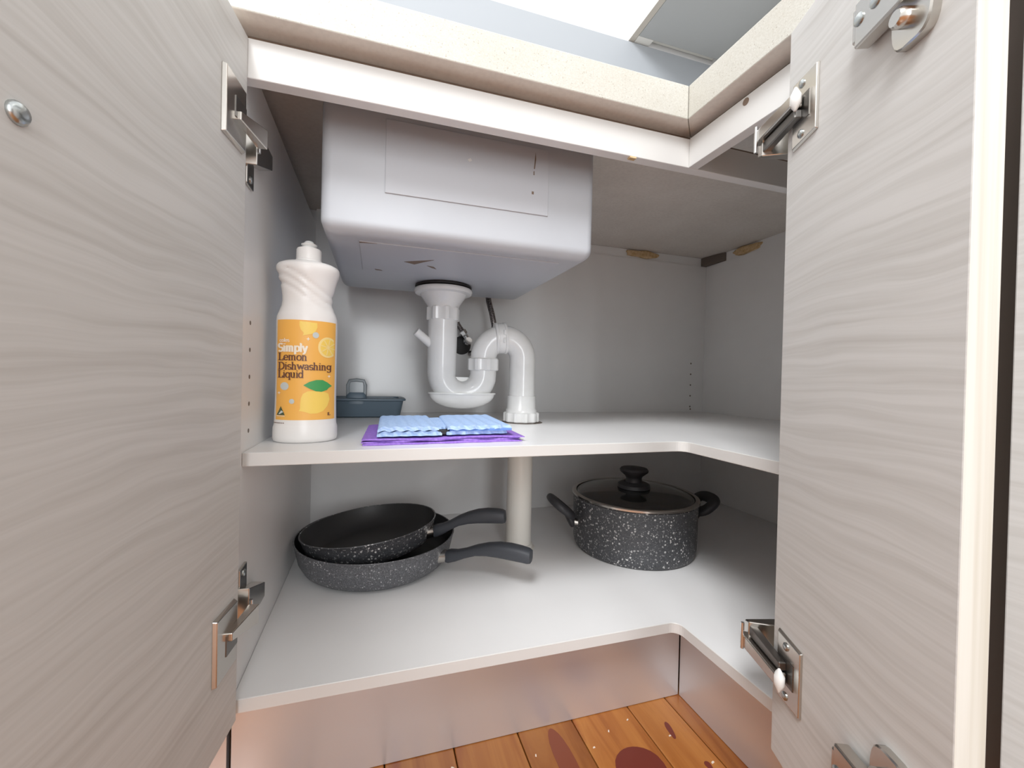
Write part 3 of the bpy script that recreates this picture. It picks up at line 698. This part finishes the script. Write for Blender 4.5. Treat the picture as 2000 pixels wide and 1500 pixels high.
shape('printed_lemon_slice', [(x, y) for x, y in ell(402, 795, 50, 58) if x < 446], I_LEM, .0011)
for ang in range(0, 180, 45):
    a = math.radians(ang+12); dx, dy = math.cos(a), math.sin(a)
    pts = []
    for s_ in (-1, 1):
        pts += [(402+dx*48*s_-dy*3*s_, 795+dy*55*s_+dx*3*s_), (402+dx*48*s_+dy*3*s_, 795+dy*55*s_-dx*3*s_)]
    pts = [(min(445, x), y) for x, y in pts]; shape('printed_segment', pts, I_LEML, .0014)
for cx, cy, r in ((320, 715, 21), (126, 1070, 27), (174, 1173, 17)): shape('printed_bubble', ell(cx, cy, r, r, 20), I_BUB, .0009)
for cx, cy, r in ((272, 744, 14), (412, 998, 12), (92, 1116, 12)):
    shape('printed_sparkle', [(cx+(r if k % 2 == 0 else r*.35)*math.cos(math.pi*k/4), cy+(r if k % 2 == 0 else r*.35)*math.sin(math.pi*k/4)) for k in range(8)], I_WHT, .0009)
shape('printed_triangle', [(105, 1207), (132, 1268), (80, 1268)], I_TRI, .0009)
shape('printed_triangle', [(110, 1236), (124, 1246), (100, 1262), (92, 1262)], I_BUB, .0012)
shape('printed_rule', [(79, 1272), (132, 1272), (132, 1276), (79, 1276)], I_WHT, .0009)

# a small slab-serif stroke alphabet (x-height 1, ascender 1.5)
def A(cx, cy, rx, ry, a0, a1, n=12): return [(cx+rx*math.cos(math.radians(a0+(a1-a0)*i/n)), cy+ry*math.sin(math.radians(a0+(a1-a0)*i/n))) for i in range(n+1)]
def bar(x, y, h=.22): return [(x-h, y), (x+h, y)]
G = {
 'L': (1.05, [[(.25, 0), (.25, 1.45)], bar(.25, 1.45, .25), [(0, 0), (.95, 0), (.95, .35)]]),
 'D': (1.35, [[(.25, 0), (.25, 1.45)], [(0, 0), (.6, 0)]+A(.55, .725, .62, .725, -90, 90)+[(0, 1.45)]]),
 'S': (.95, [A(.45, 1.08, .38, .37, 30, 270, 14)+A(.45, .36, .40, .36, 90, -150, 14)]),
 'e': (.92, [[(.06, .52), (.78, .52)]+A(.43, .5, .37, .5, 5, 325, 18)]),
 'm': (1.55, [[(.18, 0), (.18, 1)], bar(.12, 1, .14), bar(.18, 0), A(.43, .68, .25, .3, 180, 0)+[(.68, 0)], bar(.68, 0, .2), A(.93, .68, .25, .3, 180, 0)+[(1.18, 0)], bar(1.2, 0)]),
 'n': (1.08, [[(.18, 0), (.18, 1)], bar(.12, 1, .14), bar(.18, 0), A(.45, .66, .27, .32, 180, 0)+[(.72, 0)], bar(.74, 0)]),
 'o': (.98, [A(.45, .5, .4, .5, 0, 360, 22)]),
 'i': (.50, [[(.2, 0), (.2, 1)], bar(.12, 1, .14), bar(.2, 0), [(.2, 1.3), (.2, 1.44)]]),
 's': (.80, [A(.38, .73, .3, .26, 25, 270, 12)+A(.38, .25, .32, .25, 90, -155, 12)]),
 'h': (1.08, [[(.18, 0), (.18, 1.5)], bar(.12, 1.5, .14), bar(.18, 0), A(.45, .66, .27, .32, 180, 0)+[(.72, 0)], bar(.74, 0)]),
 'w': (1.42, [[(.1, 1), (.4, 0), (.68, .95), (.98, 0), (1.28, 1)], bar(.1, 1, .2), bar(1.26, 1, .18)]),
 'a': (.95, [A(.40, .72, .30, .27, 160, 0)+[(.70, .1), (.88, 0)], A(.38, .28, .32, .27, 20, 350, 16)]),
 'g': (.98, [A(.42, .58, .36, .42, 0, 360, 20), [(.78, 1), (.78, -.15)]+A(.43, -.15, .35, .28, 0, -160, 10), bar(.84, 1, .12)]),
 'q': (1.02, [A(.42, .5, .38, .5, 0, 360, 20), [(.80, 1), (.80, -.45)], bar(.80, -.45)]),
 'u': (1.08, [[(.15, 1), (.15, .35)]+A(.43, .34, .28, .33, 180, 360)+[(.71, 1)], [(.71, 1), (.71, 0), (.9, 0)], bar(.08, 1, .14), bar(.64, 1, .14)]),
 'd': (1.05, [A(.42, .5, .38, .5, 0, 360, 20), [(.80, 1.5), (.80, 0), (.98, 0)], bar(.74, 1.5, .14)]),
 'p': (1.02, [A(.55, .5, .38, .5, 0, 360, 20), [(.17, 1), (.17, -.45)], bar(.17, -.45), bar(.1, 1, .14)]),
 'l': (.50, [[(.2, 0), (.2, 1.5)], bar(.13, 1.5, .14), bar(.2, 0)]),
 'y': (.98, [[(.1, 1), (.45, .05)], [(.82, 1), (.42, -.25), (.25, -.42), (.08, -.38)], bar(.1, 1, .18), bar(.82, 1, .16)]),
 'c': (.85, [A(.43, .5, .37, .5, 40, 320, 16)]),
 '1': (.6, [[(.1, 1.2), (.3, 1.45), (.3, 0)], bar(.3, 0)]),
 ' ': (.5, []),
}
def word(text, x, y, xh, width, m, sw=.20, off=.0013):
    """x, y: left end of the baseline in crop coordinates; width: total width in crop px"""
    tot = sum(G[ch][0] for ch in text); sx = width/tot; mb = MB(); cur = 0
    for ch in text:
        adv, strokes = G[ch]
        for st in strokes:
            # densify then ribbon
            pts = [(x+(cur+a)*sx, y-b*xh) for a, b in st]
            d = []
            for p, q_ in zip(pts, pts[1:]):
                n = max(1, int(math.dist(p, q_)/9)); d += [(p[0]+(q_[0]-p[0])*k/n, p[1]+(q_[1]-p[1])*k/n) for k in range(n)]
            d.append(pts[-1]); n = len(d); lft, rgt = [], []
            for i in range(n):
                a = d[max(i-1, 0)]; b = d[min(i+1, n-1)]; tx, ty = b[0]-a[0], b[1]-a[1]; l_ = math.hypot(tx, ty) or 1; tx /= l_; ty /= l_
                # thick stems, thinner horizontals
                hw = xh*sw*(.5*(.55+.45*abs(ty)))
                lft.append((d[i][0]-ty*hw, d[i][1]+tx*hw)); rgt.append((d[i][0]+ty*hw, d[i][1]-tx*hw))
            o_ = len(mb.v)
            for p in lft+rgt: mb.v.append(wrap(*L(*p), off))
            for i in range(n-1): mb.f.append([o_+i, o_+i+1, o_+n+i+1, o_+n+i])
        cur += adv
    return obj('lettering', mb, m, lab, frame=FB)
word('Simply', 84, 832, 36, 186, I_WHT, .40)
word('Lemon', 84, 892, 33, 186, I_TXT, .27)
word('Dishwashing', 84, 955, 33, 342, I_TXT, .27)
word('Liquid', 84, 1010, 33, 164, I_TXT, .27)
word('coles', 92, 768, 16, 62, I_WHT, .3)
word('1L', 404, 1272, 14, 18, I_TXT, .3)
# batch print under the label
bp_ = MB()
for k in range(9):
    u0 = -.047+k*.0026
    for j in range(1): pass
    q_ = [wrap(u0, .0258, .0004), wrap(u0+.0018, .0258, .0004), wrap(u0+.0018, .0268, .0004), wrap(u0, .0268, .0004)]
    bp_.add(q_, [(0, 1, 2, 3)])
obj('batch_print', bp_, I_TXT, btl, frame=FB)

# ------------------------------------------------------------------ cloths
def sheet_stack(x0, x1, y0, y1, z0, layers, th, wav, amp, seed, skew=(0, 0), nx=44):
    """folded cloth: wavy layers, each a closed thin slab"""
    mb = MB(); rnd = random.Random(seed)
    for l_ in range(layers):
        ph = rnd.uniform(0, 6); dx0, dx1, dy0 = rnd.uniform(-.002, .002), rnd.uniform(-.003, .003), rnd.uniform(-.003, .003)
        top, bot = [], []; ny = 10
        for j in range(ny+1):
            for i in range(nx+1):
                u, v_ = i/nx, j/ny
                x = x0+dx0+(x1+dx1-x0-dx0)*u+skew[0]*v_; y = y0+dy0+(y1-y0)*v_+skew[1]*u+.0012*math.sin(u*30+ph)
                ez = min(1, min(u, 1-u)*14)
                wz = amp*math.sin(u*wav+ph+v_*2)*(.5+.5*(1-v_)); zb_ = z0+l_*th
                e = .35+.65*math.sqrt(max(0, ez))
                bot.append(Vector((x, y, zb_+(amp if l_ else 0)+wz*(1 if l_ else .0)))); top.append(Vector((x, y, zb_+amp+wz+th*.82*e)))
        o_ = len(mb.v); mb.v += top+bot; N = len(top); w_ = nx+1
        for j in range(ny):
            for i in range(nx):
                a = o_+j*w_+i; mb.f.append([a, a+1, a+w_+1, a+w_]); mb.f.append([N+a+w_, N+a+w_+1, N+a+1, N+a])
        bd = [j for j in range(w_)]+[(j+1)*w_-1 for j in range(1, ny+1)]+[(ny+1)*w_-1-j for j in range(1, w_)]+[j*w_ for j in range(ny-1, 0, -1)]
        for a, b in zip(bd, bd[1:]+bd[:1]): mb.f.append([o_+b, o_+a, o_+N+a, o_+N+b])
    return mb
pc = tag(obj('cleaning_cloth', sheet_stack(-.443, -.2215, .056, .225, ZSH+.0003, 3, .0029, 9, .0005, 3, (.006, .010)), M_PURPLE, smooth=True, auto=50), 'folded purple cleaning cloth lying flat on the shelf', 'cloth')
ZC = ZSH+.0115
bc = tag(empty('cleaning_cloth', (-.33, .13, ZC)), 'light blue wavy-edged folded cloth on top of the purple one', 'cloth')
obj('folded_half', sheet_stack(-.4265, -.3420, .054, .215, ZC, 2, .0066, 34, .0008, 5, (.004, .004), 60), M_BLUE, bc, smooth=True, auto=50)
obj('folded_half', sheet_stack(-.3330, -.2420, .062, .225, ZC, 2, .0066, 34, .0008, 9, (.012, .006), 60), M_BLUE, bc, smooth=True, auto=50)
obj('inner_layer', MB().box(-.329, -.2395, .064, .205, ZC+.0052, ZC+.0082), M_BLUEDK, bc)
obj('notch_shade', MB().box(-.352, -.328, .068, .20, ZC+.0002, ZC+.0055), M_RUBBER, bc)  # black block paints the shade in the notch between both halves
obj('top_bridge', sheet_stack(-.352, -.324, .085, .215, ZC+.0056, 1, .0036, 6, .0004, 4, (.004, .004), 20), M_BLUE, bc, smooth=True, auto=50)

# ------------------------------------------------------------------ slate tub behind the bottle
tb = tag(empty('plastic_tub', (-.455, .47, ZSH)), 'shallow slate blue plastic tub with grey clip behind the bottle', 'tub')
def tubring(k, z, r=.012): return rrect(-.545-k, -.374+k, .425-k, .505+k, r, z, 5)
rg = [tubring(-.006, ZSH+.0004), tubring(-.002, ZSH+.003), tubring(.003, ZSH+.030), tubring(.004, ZSH+.036), tubring(.009, ZSH+.0375), tubring(.009, ZSH+.041), tubring(.004, ZSH+.0425), tubring(-.004, ZSH+.0425), tubring(-.008, ZSH+.006)]
obj('tub_body', MB().loft(rg), M_SLATE, tb, smooth=True)
obj('clip_base', MB().loft([sring((-.4675, .432, ZSH+.030), (1, 0, 0), (0, 1, 0), .0215, .012, 20, 4), sring((-.4675, .432, ZSH+.048), (1, 0, 0), (0, 1, 0), .0205, .011, 20, 4), sring((-.4675, .432, ZSH+.054), (1, 0, 0), (0, 1, 0), .014, .008, 20, 4)]), M_SLATE, tb, smooth=True)
ap = [(-.4845, .432, ZSH+.045), (-.4850, .432, ZSH+.070), (-.4815, .432, ZSH+.0785), (-.4675, .432, ZSH+.0805), (-.4535, .432, ZSH+.0785), (-.4500, .432, ZSH+.070), (-.4505, .432, ZSH+.045)]
obj('clip_loop', MB().tube(ap, .0040, 12), M_CLIP, tb, smooth=True)
obj('clip_window', MB().box(-.482, -.453, .430, .4335, ZSH+.05, ZSH+.077), M_CLIP, tb, bevel=.001)

# ------------------------------------------------------------------ pans
def pan(name, loc, rot, R, rb, H, label, body_mat, hl=1.0, hz=1.0):
    e = tag(empty(name, loc, rot), label, 'frying pan', 'nested frying pans')
    F = WM[e.name]
    pr = [(.001, 0), (rb*.93, 0), (rb, .0016), (rb+(R-rb)*.42, H*.16), (rb+(R-rb)*.74, H*.42), (R-.0012, H*.86), (R, H-.001), (R+.0012, H), (R+.0008, H+.0014), (R-.0012, H+.001)]
    outer = MB().lathe(pr, seg=72, cap1=False)
    o = obj('pan_body', outer, body_mat, e, frame=F, smooth=True, auto=60)
    pi = [(R-.0012, H+.001), (R-.0035, H*.84), (rb+(R-rb)*.70-.002, H*.42+.002), (rb+(R-rb)*.36-.002, H*.18+.002), (rb*.94, .0042), (.001, .0042)]
    inn = obj('cooking_surface', MB().lathe(pi, seg=72, cap0=False), M_NONSTICK, e, frame=F, smooth=True, auto=60)
    # handle along local +X
    def sec(x, z, a, b, p=2.8): return sring((R+(x-R)*hl, 0, H*.62+(z-H*.62)*hz), (0, 1, 0), (0, 0, 1), a, b, 18, p)
    h = [sec(R+.006, H*.62, .0100, .0105), sec(R+.011, H*.64, .0112, .0115), sec(R+.026, H*.72, .0105, .0098), sec(R+.044, H*.88, .0098, .0085), sec(R+.066, H*1.08, .0108, .0090), sec(R+.088, H*1.20, .0128, .0105),
         sec(R+.110, H*1.26, .0142, .0120), sec(R+.132, H*1.27, .0142, .0128), sec(R+.152, H*1.25, .0136, .0125), sec(R+.166, H*1.22, .0128, .0118), sec(R+.171, H*1.205, .0112, .0102)]
    hd = obj('handle', MB().loft(h), M_GRIP, e, frame=F, smooth=True, auto=60)
    obj('ferrule', MB().loft([sring((R-.012, 0, H*.56), (0, 1, 0), (0, 0, 1), .0150, .0115, 18, 2.4), sring((R+.004, 0, H*.61), (0, 1, 0), (0, 0, 1), .0105, .0102, 18, 2.4), sring((R+.0075, 0, H*.625), (0, 1, 0), (0, 0, 1), .0102, .0105, 18, 2.4)]), M_NICKEL, hd, frame=F, smooth=True)
    return e
PHI = math.radians(-37)
pan('frying_pan', (-.4195, .322, ZBT+.0003), Matrix.Rotation(PHI, 4, 'Z'), .1445, .118, .057, 'larger speckled grey frying pan at the bottom of the nested pair', M_GRANG, .94, .75)
PH2 = math.radians(-27)
tilt = Matrix.Rotation(PH2, 4, 'Z') @ Matrix.Rotation(math.radians(-6.0), 4, 'Y')
pan('frying_pan', (-.4290, .325, ZBT+.0275), tilt, .1235, .096, .045, 'smaller black speckled frying pan nested on top of the larger one', M_GRAN, .82, .90)

# ------------------------------------------------------------------ pot and lid
PX, PY, PR, PH = .1115, .271, .1280, .109
axp = math.radians(-9)
po = tag(empty('cooking_pot', (PX, PY, ZBT+.0003), Matrix.Rotation(axp, 4, 'Z')), 'speckled dark grey cooking pot with two black side handles', 'pot')
FP = WM[po.name]
obj('pot_body', MB().lathe([(.001, 0), (PR*.935, 0), (PR*.955, .0022), (PR*.975, .008), (PR*.987, .018), (PR*.992, PH*.5), (PR, PH-.004), (PR+.0025, PH-.001), (PR+.002, PH), (PR-.002, PH)], seg=80, cap1=False), M_GRAN, po, frame=FP, smooth=True, auto=60)
obj('pot_interior', MB().lathe([(PR-.002, PH), (PR-.0035, PH-.004), (PR*.96, .02), (PR*.92, .006), (.001, .005)], seg=80, cap0=False), M_NONSTICK, po, frame=FP, smooth=True)
for sg in (-1, 1):
    # loop handle: closed tube swept in a tilted plane
    pts = []
    ux_ = Vector((sg, 0, 0)); tl = Vector((sg*math.cos(math.radians(38)), 0, math.sin(math.radians(38))))
    b0 = Vector((sg*(PR+.008), 0, PH*.62))
    n = 30
    lp = []
    rings_ = []
    for i in range(n):
        a = 2*math.pi*i/n; lx = .032-.022*math.copysign(abs(math.cos(a))**.75, math.cos(a)); ly = .027*math.copysign(abs(math.sin(a))**.75, math.sin(a))*(1-.10*math.cos(a))
        lp.append((lx, ly))
    tn = tl.cross(Vector((0, 1, 0))).normalized()
    for i in range(n):
        (x0_, y0_), (x1_, y1_) = lp[i-1], lp[(i+1) % n]; tx, ty = x1_-x0_, y1_-y0_; l_ = math.hypot(tx, ty); nx_, ny_ = ty/l_, -tx/l_
        rings_.append(sring(b0+tl*lp[i][0]+Vector((0, lp[i][1], 0)), tl*nx_+Vector((0, ny_, 0)), tn, .0125, .0085, 14, 2.4))
    hd = obj('loop_handle', MB().loft(rings_, closed=True), M_BAKE, po, frame=FP, smooth=True)
    obj('handle_foot', MB().loft([sring(b0+Vector((sg*x, 0, z)), (0, 1, 0), (0, 0, 1), a, b, 18, 3) for x, z, a, b in ((-.001, -.012, .013, .010), (.004, -.010, .015, .013), (.012, .002, .014, .011), (.018, .010, .008, .006))]), M_BAKE, hd, frame=FP, smooth=True)
    obj('handle_bracket', MB().loft([sring((sg*(PR-.001), 0, PH*.50), (0, 1, 0), (0, 0, 1), .012, .007, 16, 3), sring((sg*(PR+.010), 0, PH*.52), (0, 1, 0), (0, 0, 1), .010, .007, 16, 3)]), M_NICKEL, hd, frame=FP, smooth=True)
ld = tag(empty('glass_lid', (PX, PY, ZBT+PH+.0005)), 'clear glass pot lid with steel rim and black knob', 'lid')
FLd = WM[ld.name]
obj('rim', MB().lathe([(PR-.006, .0), (PR+.001, 0), (PR+.0028, .0012), (PR+.0028, .0048), (PR+.0008, .0062), (PR-.006, .0058), (PR-.006, 0)], seg=80, cap0=False, cap1=False), M_NICKEL, ld, frame=FLd, smooth=True)
gp = [(PR-.0062, .002)]+[((PR-.0062)*math.cos(math.radians(a)), .002+.015*math.sin(math.radians(a))) for a in range(8, 89, 8)]+[(.001, .017)]
gi = [(.001, .014)]+[((PR-.010)*math.cos(math.radians(a)), .0005+.0135*math.sin(math.radians(a))) for a in range(88, 7, -8)]+[(PR-.0095, .0005)]
obj('glass', MB().lathe(gp+gi+[(PR-.0062, .0005)], seg=64, cap0=False, cap1=False), M_GLASS, ld, frame=FLd, smooth=True, auto=60)
kn = obj('knob', MB().lathe([(.029, 0), (.0305, .002), (.0295, .009), (.0240, .0125), (.0155, .014), (.0145, .022), (.0165, .027), (.0260, .036), (.0268, .040), (.0245, .0435), (.012, .0455), (.001, .046)], (0, 0, .0155), 48), M_BAKE, ld, frame=FLd @ Matrix.Translation((0, 0, .0155)) @ Matrix.Diagonal((1.12, 1.12, .98, 1)) @ Matrix.Translation((0, 0, -.0155)), smooth=True)

# ------------------------------------------------------------------ crumbs on the floor
def crumb(x, y, r, a, lab_):
    m = MB().hexa([(-r, -r*.5, 0), (r, -r*.35, 0), (r*.8, r*.5, 0), (-r*.7, r*.45, 0)], [(-r*.8, -r*.4, r*.5), (r*.7, -r*.2, r*.45), (r*.6, r*.35, r*.5), (-r*.6, r*.3, r*.4)])
    o = obj('crumb', m, M_CRUMB, frame=Matrix.Translation((x, y, .0002)) @ Matrix.Rotation(a, 4, 'Z'))
    tag(o, lab_, 'crumb', 'pale crumbs on the floorboards')
for x, y, r, a, w_ in ((-.325, .020, .0055, .9, 'largest pale crumb, leftmost on the floorboards below the kickboard'), (-.272, .005, .004, .6, 'second largest pale crumb, on the floor right of the largest one'),
                       (-.212, .012, .002, 1.2, 'tiny pale crumb beside the long dark red streak'), (-.130, .002, .002, 0, 'tiny pale crumb left of the big dark knot'), (-.096, .020, .002, 1, 'tiny pale crumb just above the big dark knot'),
                       (-.058, .030, .002, .4, 'tiny pale crumb on the board joint right of the knot'), (-.015, -.010, .002, 0, 'tiny pale crumb beside the small dark knot'), (.0125, -.060, .0025, .2, 'pale crumb nearest the right kickboard')):
    crumb(x, y, r, a, w_)
